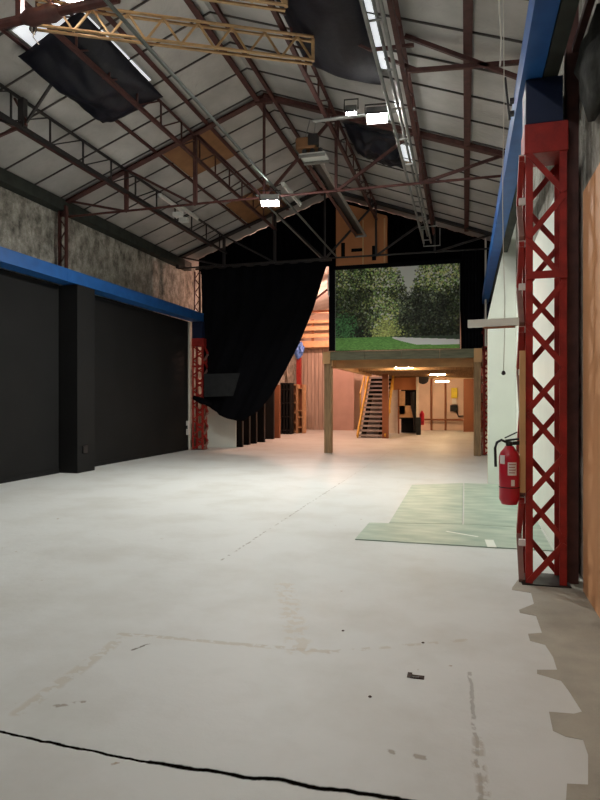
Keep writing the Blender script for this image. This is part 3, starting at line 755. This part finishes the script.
# black flats in a row, then post, shelves
ys = [17.9, 18.85, 19.5, 20.2, 21.9]; pxs = [242, 249, 256, 264, 273.5]
labs = ['nearest black flat', 'second black flat', 'third black flat', 'fourth black flat', 'farthest black flat']
for i, y in enumerate(ys):
    x0 = aty(pxs[i], 400, y).x
    t = thing('black_flat', f'{labs[i]} of the row standing behind the raised curtain', 'flat', (x0 - .4, y, 0), 'black flats along the rear left wall')
    B(x0 - 1.1, x0, y, y + .06, 0, 2.2).build('face', M['black'], t)
    for xx in (x0 - .06, x0 - 1.1): B(xx, xx + .06, y + .06, y + .14, 0, 2.2).build('stile', M['dsteel'], t)
pq = aty(277, 400, 22.6).x
tag(B(pq - .12, pq + .12, 22.5, 22.7, 0, 2.1).build('rear_post', M['brownply'], loc=(pq, 22.6, 0), bevel=.01), 'orange brown upright post past the row of black flats', 'post')
t = thing('dark_rack', 'tall dark rack standing between orange brown post and pale shelf unit', 'rack', (-7.4, 25.4, 0))
ra, rb = aty(281, 420, 25.2), aty(290, 420, 25.2)
w_ = rb.x - ra.x
for x in (ra.x, ra.x + w_ * .33, ra.x + w_ * .66, rb.x): B(x - .03, x + .03, 25.2, 25.7, 0, 2.25).build('upright', M['black'], t)
for z in (.15, .75, 1.35, 1.95, 2.2): B(ra.x, rb.x, 25.2, 25.7, z, z + .04).build('shelf', M['dsteel'], t)
B(ra.x, rb.x, 25.705, 25.73, 0, 2.25).build('back', M['black'], t)
t = thing('shelf_unit', 'pale open wooden shelf unit by the far planked wall', 'shelf unit', (-6.9, 26, 0))
ra, rb = aty(292, 420, 26), aty(303, 420, 26)
xm = ra.x + (rb.x - ra.x) * .45
for x in (ra.x, xm, rb.x): B(x - .04, x + .04, 26, 26.4, 0, 2.2).build('side_panel', M['lightwood'], t)
for z in (.05, .45, .9, 1.35, 1.75, 2.16): B(ra.x, xm, 26, 26.4, z, z + .05).build('shelf', M['lightwood'], t)
for z in (.25, .7, 1.0, 2.0): B(xm, rb.x, 26, 26.4, z, z + .05).build('shelf', M['lightwood'], t)
B(ra.x, rb.x, 26.4, 26.42, 0, 2.2).build('back_board', M['brownply'], t)
pr = aty(299, 370, 27.5)
tag(B(pr.x - .1, pr.x + .1, 27.4, 27.6, 0, 3.5).build('red_post', M['red'], loc=(pr.x, 27.5, 0)), 'bright red post rising behind the pale shelf unit', 'post')
pb_ = aty(299, 350, 27.3)
b = MB(); bmesh.ops.create_icosphere(b.bm, subdivisions=3, radius=1)
for v in b.bm.verts:
    k = 1 + .5 * noise.noise(v.co * 2.2); v.co = V((v.co.x * .22 * k, v.co.y * .2 * k, v.co.z * .4 * k)) + pb_
tag(b.build('blue_tarpaulin', M['bluetarp'], loc=pb_), 'crumpled blue tarpaulin tied on top of the bright red post', 'tarpaulin')
# plank lining of the far wall
t = thing('plank_partition', 'pinkish vertical planks lining the far wall left of the stairs', 'partition', (-5.3, 29.4, 0))
xa, xb = aty(300, 400, 29.4).x, aty(334, 400, 29.4).x
n = 9
for i in range(n):
    B(xa + (xb - xa) * i / n + .01, xa + (xb - xa) * (i + 1) / n - .01, 29.4 - .01 * (i % 2), 29.45, 0, 4.1).build('plank', M['plank'], t)
t = thing('timber_gallery', 'orange timber gallery rails above the far planked wall', 'gallery', (-5.5, 28.8, 4.1))
xa -= .8; xb += .6
for z, h in ((4.12, .3), (4.58, .2), (4.95, .2), (5.3, .14)): B(xa, xb, 28.8, 28.9, z, z + h).build('rail', M['lightwood'], t)
for x in (xa + .3, (xa + xb) / 2, xb - .5): B(x - .06, x + .06, 28.9, 29.0, 4.1, 5.5).build('baluster', M['brownply'], t)
B(xa, xb, 28.9, 30.4, 4.1, 4.2).build('deck', M['lightwood'], t)
t = thing('rear_roof_truss', 'pink lit roof framing seen above the far timber gallery', 'truss', (-5.2, 26, 5.4))
MB().bar((-8, 26, 5.45), (-3, 26, 5.45), .1).build('tie_beam', M['brownply'], t)
for a, b2 in (((-7.2, 5.45), (-5.9, 6.4)), ((-5.9, 6.4), (-4.8, 5.45)), ((-4.8, 5.45), (-4.2, 7.0))):
    MB().bar((a[0], 26, a[1]), (b2[0], 26, b2[1]), .08).build('strut', M['maroonred'], t)

# ------------------------------------------------------------------ mezzanine
t = thing('mezzanine', 'timber mezzanine deck on posts at the back, carrying the forest print', 'mezzanine', (-1.6, 16.5, 0))
zb_, zt_ = 2.62, 2.86
for i in range(4):
    xa = -3.72 + i * 1.02; MB().box(xa + .004, xa + 1.016, 16.5, 16.56, zb_ - .0, zt_).build('fascia_board', M['greytimber'], t)
B(-3.72, .4, 16.56, 30.4, 2.74, 2.8).build('deck', M['tantimber'], t)
B(-3.72, .42, 17.1, 17.25, 2.42, 2.735).build('header_beam', M['tantimber'], t)
B(-3.78, -3.62, 16.6, 24.0, 2.45, 2.735).build('side_beam', M['tantimber'], t)
for i in range(11):
    y = 20.8 + i * .85
    B(-3.6, .40, y, y + .08, 2.52, 2.735).build('joist', M['timber'], t)
for px, Y in ((328.5, 16.65),):
    c = aty(px, 440, Y); B(c.x - .105, c.x + .105, Y - .1, Y + .1, 0, 2.86).build('post', M['timber'], t, bevel=.01)
B(.22, .40, 16.75, 16.93, 0, 2.62).build('post', M['timber'], t, bevel=.01)
c = aty(385.5, 430, 23.6); B(c.x - .12, c.x + .12, 23.5, 23.7, 0, 2.6).build('post', M['brownply'], t, bevel=.01)
B(-3.86, -3.66, 16.44, 16.5, 2.52, 2.86).build('corner_plate', M['tantimber'], t)
B(.22, .42, 16.44, 16.5, 2.5, 2.86).build('corner_plate', M['tantimber'], t)

# forest print: a printed park view
def print_mat():
    m = bpy.data.materials.new('printed_forest'); m.use_nodes = True; nt = m.node_tree
    b = nt.nodes['Principled BSDF']; b.inputs['Roughness'].default_value = .6; b.inputs['Specular IOR Level'].default_value = .2
    a = nd(nt, 'ShaderNodeVertexColor'); a.layer_name = 'print'; nt.links.new(a.outputs['Color'], b.inputs['Base Color'])
    return m
W, Hh = 250, 172
rng = np.random.default_rng(3)
img = np.zeros((Hh, W, 3))
yy, xx = np.mgrid[0:Hh, 0:W]; U = (xx + .5) / W; Z = (yy + .5) / Hh       # Z up
def srgb(*c): c = np.array(c) / 255; return np.where(c <= .04045, c / 12.92, ((c + .055) / 1.055) ** 2.4)
img[:] = srgb(40, 48, 38)
skym = (np.abs(U - .61) < .12) & (Z > .62)
img[skym] = srgb(150, 152, 148)
def dab(u, z, r, col, a=1, asp=1):
    i0, i1 = max(0, int((z - r) * Hh) - 1), min(Hh, int((z + r) * Hh) + 2); j0, j1 = max(0, int((u - r) * W) - 1), min(W, int((u + r) * W) + 2)
    if i0 >= i1 or j0 >= j1: return
    dd = ((U[i0:i1, j0:j1] - u) ** 2 * 2 + ((Z[i0:i1, j0:j1] - z) * asp) ** 2) < r * r
    img[i0:i1, j0:j1][dd] = img[i0:i1, j0:j1][dd] * (1 - a) + col * a
# trunks
for u in (.07, .13, .24, .31, .75, .82, .9, .69):
    w = rng.uniform(.003, .008)
    mk = (np.abs(U - u - .01 * np.sin(Z * 7 + u * 30)) < w) & (Z > .15) & (Z < .75); img[mk] = srgb(60, 58, 50)
for _ in range(17000):
    u, z = rng.random(), rng.uniform(.16, 1)
    if abs(u - .60) < .085 * max(0, (z - .58) / .36) + rng.uniform(-.03, .02) and z > .60: continue
    light = .30 + .5 * math.exp(-((u - .41) / .13) ** 2) * (1 if z > .2 else .4) + .50 * math.exp(-((u - .85) / .2) ** 2 - ((z - .9) / .17) ** 2) + .15 * (z > .75)
    light *= rng.choice([.35, .6, .9, 1.3, 1.9])
    light *= .45 + 1.1 * (noise.noise(V((u * 7, z * 5, 4))) * .5 + .5) + .25 * noise.noise(V((u * 20, z * 16, 9)))
    k2 = min(1, max(0, (z - .22) / .35)); w2 = math.exp(-((u - .42) / .12) ** 2); light *= w2 + (1 - w2) * (.5 + .5 * k2)
    light = max(.08, light)
    if u < .16 and z < .5: light *= 1.1
    base = np.array([70, 88, 52]) if rng.random() < .6 else np.array([98, 104, 62])
    if rng.random() < .18: base = np.array([120, 128, 112])
    if .52 < u < .9 and .3 < z < .68: base = base * .6 + np.array([70, 74, 76]) * .4
    dab(u, z, rng.uniform(.004, .013), srgb(*np.clip(base * light * 1.5, 6, 205)), .8)
for _ in range(700):        # pale bush in the middle
    z = abs(rng.normal(0, .11)) + .16; u = .42 + rng.normal(0, .05) * max(.2, 1.25 - (z - .16) * 3)
    dab(u, z, rng.uniform(.004, .012), srgb(*(np.array([150, 158, 92]) * rng.uniform(.5, 1.05))), .6)
for _ in range(900):        # near shrub on the left
    u, z = rng.normal(.07, .05), rng.normal(.28, .09)
    dab(u, z, rng.uniform(.004, .012), srgb(*(np.array([60, 100, 60]) * rng.uniform(.3, 1.1))), .7)
g0 = .155 - .05 * np.clip((U - .45) / .55, 0, 1)
gm = Z < g0
gn = rng.random((Hh, W)); gn = (gn + np.roll(gn, 1, 1) + np.roll(gn, 2, 1) + np.roll(gn, 3, 1)) / 4
img[gm] = (srgb(70, 104, 52)[None, :] * (.45 + 1.2 * gn[gm][:, None]))
lo = .14 - .085 * np.clip((U - .47) / .2, 0, 1) ** .8 - .02 * (U - .5); hi = .152 - .05 * np.clip((U - .47) / .55, 0, 1)
pm = (Z < hi) & (Z > lo) & (U > .47); img[pm] = srgb(200, 196, 172)
xl, xr = aty(335.5, 300, 16.42).x, aty(459.5, 300, 16.42).x
zlo, zhi = 2.875, 5.12
t = thing('forest_print', 'large printed view of trees and a path in black surround', 'print', ((xl + xr) / 2, 16.45, zlo))
me = bpy.data.meshes.new('print_sheet')
verts = [(xl + (xr - xl) * i / W, 16.43, zlo + (zhi - zlo) * j / Hh) for j in range(Hh + 1) for i in range(W + 1)]
faces = [(j * (W + 1) + i, j * (W + 1) + i + 1, (j + 1) * (W + 1) + i + 1, (j + 1) * (W + 1) + i) for j in range(Hh) for i in range(W)]
me.from_pydata([V(v) - V(t.location) for v in verts], [], faces)
ca = me.color_attributes.new('print', 'FLOAT_COLOR', 'CORNER')
img = np.clip(img * 2.4, 0, .75)
cols = np.repeat(np.concatenate([img.reshape(-1, 3), np.ones((W * Hh, 1))], 1), 4, axis=0)
ca.data.foreach_set('color', cols.ravel().astype(np.float32))
me.materials.append(print_mat()); o = bpy.data.objects.new('print_sheet', me); C.objects.link(o); o.parent = t
B(xl - .02, xr + .02, 16.445, 16.47, zlo - .01, zhi + .02).build('backing_board', M['black'], t)
B(xl - .19, xl - .022, 16.42, 16.46, zlo, zhi + .12).build('side_border', M['drape'], t)
B(xl - .19, xr + .05, 16.42, 16.46, zhi + .022, zhi + .12).build('top_border', M['drape'], t)
for x in (xl - .008, xr + .002): B(x, x + .008, 16.415, 16.44, zlo, zhi).build('edge_trim', M['gsteel'], t)
MB().tube([(xl - .2, 16.41, 5.0), (xl - .21, 16.40, 4.6), (xl - .19, 16.41, 4.4)], .02, 6).build('clip', M['label'], t)
x0_, x1_ = aty(461, 300, 16.5).x, .42
t = thing('side_drape', 'black drape right of the forest print above the mezzanine edge', 'drape', (x0_, 16.5, 2.87))
MB().grid(40, 4, lambda u, v: V((x0_ + (x1_ - x0_) * u, 16.62 + .025 * math.sin(u * 40), 2.87 + 2.6 * v)), .01).build('fabric', M['drape'], t)
pc = aty(485.7, 300, 16.3)
tag(MB().tube([(pc.x, 16.3, 2.9), (pc.x, 16.3, roofz(pc.x) - .01)], .025, 8).build('hanging_pole', M['cord'], loc=(pc.x, 16.3, 2.9)), 'pale upright pole right of the black drape beside the blue beam', 'pole')
# plywood panel above the print
t = thing('plywood_cupboard', 'orange plywood box panel with dark slots above the forest print', 'panel', (-2.8, 16.4, 5.25))
xa, xb = aty(336, 240, 16.4).x, aty(387, 240, 16.4).x
za = 5.243
zl, zr_ = 6.92, 6.52
MB().prism([(xa, 16.4, za), (xb, 16.4, za), (xb, 16.4, zr_), (xa + .35, 16.4, zl), (xa, 16.4, zl)], (0, .2, 0)).build('board', M['ply'], t)
for px, py, w, h in ((343, 250, .055, .2), (357, 250, .16, .045), (374, 253, .055, .2)):
    c = aty(px, py, 16.39); B(c.x - w, c.x + w, 16.392, 16.4, c.z - h, c.z + h).build('slot', M['drape'], t)
for px in (363, 384.5): c = aty(px, 240, 16.38); B(c.x - .02, c.x + .02, 16.37, 16.4, za, 6.45).build('rib', M['tantimber'], t)

# ------------------------------------------------------------------ stairs and rooms under the mezzanine
t = thing('staircase', 'open tread staircase with yellow stringers under the mezzanine', 'staircase', (-3.6, 23.4, 0))
s0 = flo(357, 438); s0.z = 0
xs_l, xs_r = -4.12, -3.02
yb0, yb1, zt = 23.5, 26.6, 2.75
n = 15
for i in range(n):
    f = (i + .7) / n; y = yb0 + (yb1 - yb0) * f; z = zt * f
    B(xs_l + .03, xs_r - .03, y, y + .2, z - .075, z).build('tread', M['tread'], t)
for x in (xs_l, xs_r): MB().bar((x, yb0, .06), (x, yb1, zt), .06, .2).build('stringer', M['yellow'], t)
for x in (xs_l - .06, xs_r + .06):
    h = MB().bar((x, yb0 + 1.0, 1.75), (x, yb1 + .1, zt + .55), .05, .06).build('handrail', M['yellow'], t)
    for f in (.35, .7): MB().bar((x, yb0 + (yb1 - yb0) * f, zt * f), (x, yb0 + (yb1 - yb0) * f, zt * f + .85), .045).build('baluster', M['yellow'], h)
sl = V((0, yb1 - yb0, zt)); nn = V((0, zt, -(yb1 - yb0))).normalized()
MB().prism([V((xs_l + .06, yb0, 0)) + nn * .30, V((xs_r - .06, yb0, 0)) + nn * .30, V((xs_r - .06, yb1, zt)) + nn * .30, V((xs_l + .06, yb1, zt)) + nn * .30], nn * .02).build('soffit', M['black'], t)  # black board added behind the treads so the gaps read dark
MB().prism([V((-3.84, yb0 + .1, .12)) + nn * .26, V((-3.36, yb0 + .1, .12)) + nn * .26, V((-3.36, yb0 + 2.2, 1.95)) + nn * .26, V((-3.84, yb0 + 2.2, 1.95)) + nn * .26], nn * .02).build('grey_board', M['tread'], t)
xa, xb = aty(333, 400, 29.2).x, aty(354, 400, 29.2).x
tag(B(xa, xb, 29.2, 29.26, 0, 3.3).build('pinkish_board', M['pinkboard'], loc=(xa, 29.2, 0)), 'pinkish plain board on the far wall left of the staircase', 'board')
xa, xb = aty(389, 400, 27.2).x, aty(398.5, 400, 27.2).x
tag(B(xa, xb, 27.2, 27.25, 0, 2.1).build('pale_door_leaf', M['paleboard'], loc=(xa, 27.2, 0)), 'pale door leaf leaning upright right of the staircase post', 'door')
# booth
t = thing('plywood_booth', 'plywood booth with dark openings right of the pale door leaf', 'booth', (-2.2, 27, 0))
xa, xb = aty(399, 400, 27).x, aty(416, 400, 27).x
B(aty(392, 400, 27).x, aty(416, 400, 27).x, 26.96, 27.0, 1.95, 2.5).build('header', M['ply'], t)
B(xa, aty(405, 400, 27).x, 27, 27.05, .85, 1.9).build('panel', M['lightwood'], t)
B(xa, xb - .08, 27, 27.05, .72, 1.25).build('panel', M['lightwood'], t)
B(xa - .05, xa + .02, 26.95, 27.0, 0, 2.0).build('jamb', M['brownply'], t)
B(xa, xb, 27.9, 27.95, 0, 2.5).build('back', M['black'], t); B(xb, xb + .05, 27.0, 27.9, 0, 2.5).build('side', M['black'], t)
B(xa, xb, 27.0, 27.9, .66, .72).build('counter', M['black'], t)
pts = [aty(412.5, 392, 26.9), aty(412.7, 407, 26.9), aty(415, 418, 26.9), aty(415.5, 432, 26.9)]
MB().tube(pts, .08, 8).build('dark_pipe', M['rubber'], t)
c = aty(417.5, 400, 26.6)
tag(B(c.x - .05, c.x + .05, 26.55, 26.65, 0, 2.5).build('pale_post', M['paleboard'], loc=(c.x, 26.6, 0)), 'slim pale post at the right corner of the booth', 'post')
c = aty(419, 423, 26.6)
tag(B(c.x - .1, c.x + .1, 26.2, 26.4, 0, .75).build('grey_bin', M['greycloth'], loc=(c.x, 26.5, 0), bevel=.02), 'grey bin standing at the foot of the slim pale post', 'bin')
c = aty(423, 378.5, 27)
t = thing('hose_reel', 'dark round hose reel hanging under the mezzanine ceiling', 'reel', c)
MB().tube([c + V((0, -.06, 0)), c + V((0, .06, 0))], .22, 22).build('drum', M['rubber'], t)
for s in (-.08, .08): MB().tube([c + V((0, s - .012, 0)), c + V((0, s + .012, 0))], .25, 22).build('flange', M['dsteel'], t)
c = aty(422, 417, 28)
tag(MB().lathe((c.x, 28, .35), [(.02, 0), (.1, .01), (.11, .5), (.06, .6), (.03, .65)], 12).build('red_cylinder', M['extred'], loc=(c.x, 28, .35)), 'small dark red cylinder standing past the grey bin', 'cylinder')
# back wall furniture
for i, (px, lab) in enumerate(((431.5, 'dark upright pipe on the far wall, left of two'), (445.5, 'dark upright pipe on the far wall, right of two'))):
    c = aty(px, 400, 30.4); tag(MB().tube([(c.x, 30.4, 0), (c.x, 30.4, 2.7)], .05, 8).build('wall_pipe', M['brownply'], loc=(c.x, 30.4, 0)), lab, 'pipe')
a, b = aty(424, 419.5, 30.35), aty(463, 420, 30.35)
tag(MB().tube([(a.x, 30.3, a.z), (b.x, 30.3, a.z)], .045, 8).build('wall_pipe', M['brownply'], loc=a), 'dark level pipe low along the far wall', 'pipe')
c = aty(454.3, 394, 30.4)
t = thing('switchgear', 'yellow and grey electric boxes on the far wall', 'switch box', c)
B(c.x - .15, c.x + .15, 30.3, 30.48, c.z - .2, c.z + .3).build('yellow_case', M['yellowbox'], t, bevel=.02)
B(c.x - .11, c.x + .11, 30.32, 30.48, c.z - .5, c.z - .23).build('white_case', M['label'], t, bevel=.01)
B(c.x - .2, c.x + .15, 30.3, 30.48, c.z - .85, c.z - .55).build('grey_case', M['greycloth'], t, bevel=.01)
MB().tube([(c.x + .1, 30.4, c.z - .85), (c.x + .2, 30.4, c.z - 1.1), (c.x + .6, 30.4, c.z - 1.05), (c.x + .7, 30.4, c.z - 1.4)], .04, 8).build('pipework', M['dsteel'], t)
xa, xb = aty(463.5, 400, 29.4).x, aty(479, 400, 29.4).x
tag(B(xa, xb + .2, 29.4, 29.45, 0, 2.5).build('brown_board', M['brownply'], loc=(xa, 29.4, 0)), 'brown plywood board at the far right under the mezzanine', 'board')

# lit tubes below the mezzanine
for px, py, Y, L_, lab in ((404, 366.5, 20.2, .6, 'lit strip light under the mezzanine, nearest the front'), (437.5, 373.5, 25, .62, 'lit strip light under the mezzanine, second from front'), (442, 380.5, 28, .58, 'lit strip light under the mezzanine, deepest of three')):
    c = aty(px, py, Y); c.z = min(c.z, 2.66)
    strip_light(c, (1, 0, 0), L_, lab, M['tube'], w=.14)
# unseen warm lamps added to light the rear bay, hidden behind the curtain
for x, y, z, lab in ((-6.3, 21, 4.9, 'warm bulb lamp in the rear bay, nearer one'), (-5.6, 26.3, 5.1, 'warm bulb lamp in the rear bay, farther one')):
    t = thing('bulb_lamp', lab, 'lamp', (x, y, z))
    MB().lathe((x, y, z), [(.02, 0), (.05, .02), (.06, .06), (.04, .11), (.02, .13)], 14).build('bulb', M['warm'], t)
    MB().tube([(x, y, z + .13), (x, y, roofz(x) - .02)], .01, 6).build('flex', M['dsteel'], t)

# ------------------------------------------------------------------ camera / world / view
cam = bpy.data.cameras.new('camera'); co = bpy.data.objects.new('camera', cam); C.objects.link(co)
cam.sensor_fit = 'HORIZONTAL'; cam.sensor_width = 36; cam.lens = 36
co.location = (0, 0, H); co.rotation_euler = (math.pi / 2, 0, A)
cam.clip_start = .05
S = bpy.context.scene; S.camera = co
w = bpy.data.worlds.new('world'); S.world = w; w.use_nodes = True
w.node_tree.nodes['Background'].inputs[0].default_value = (.5, .55, .65, 1); w.node_tree.nodes['Background'].inputs[1].default_value = .3
S.view_settings.view_transform = 'Standard'; S.view_settings.look = 'None'; S.view_settings.exposure = 0.0; S.view_settings.gamma = 1
S.view_settings.use_curve_mapping = False
S.cycles.max_bounces = 10; S.cycles.diffuse_bounces = 6; S.cycles.sample_clamp_indirect = 6
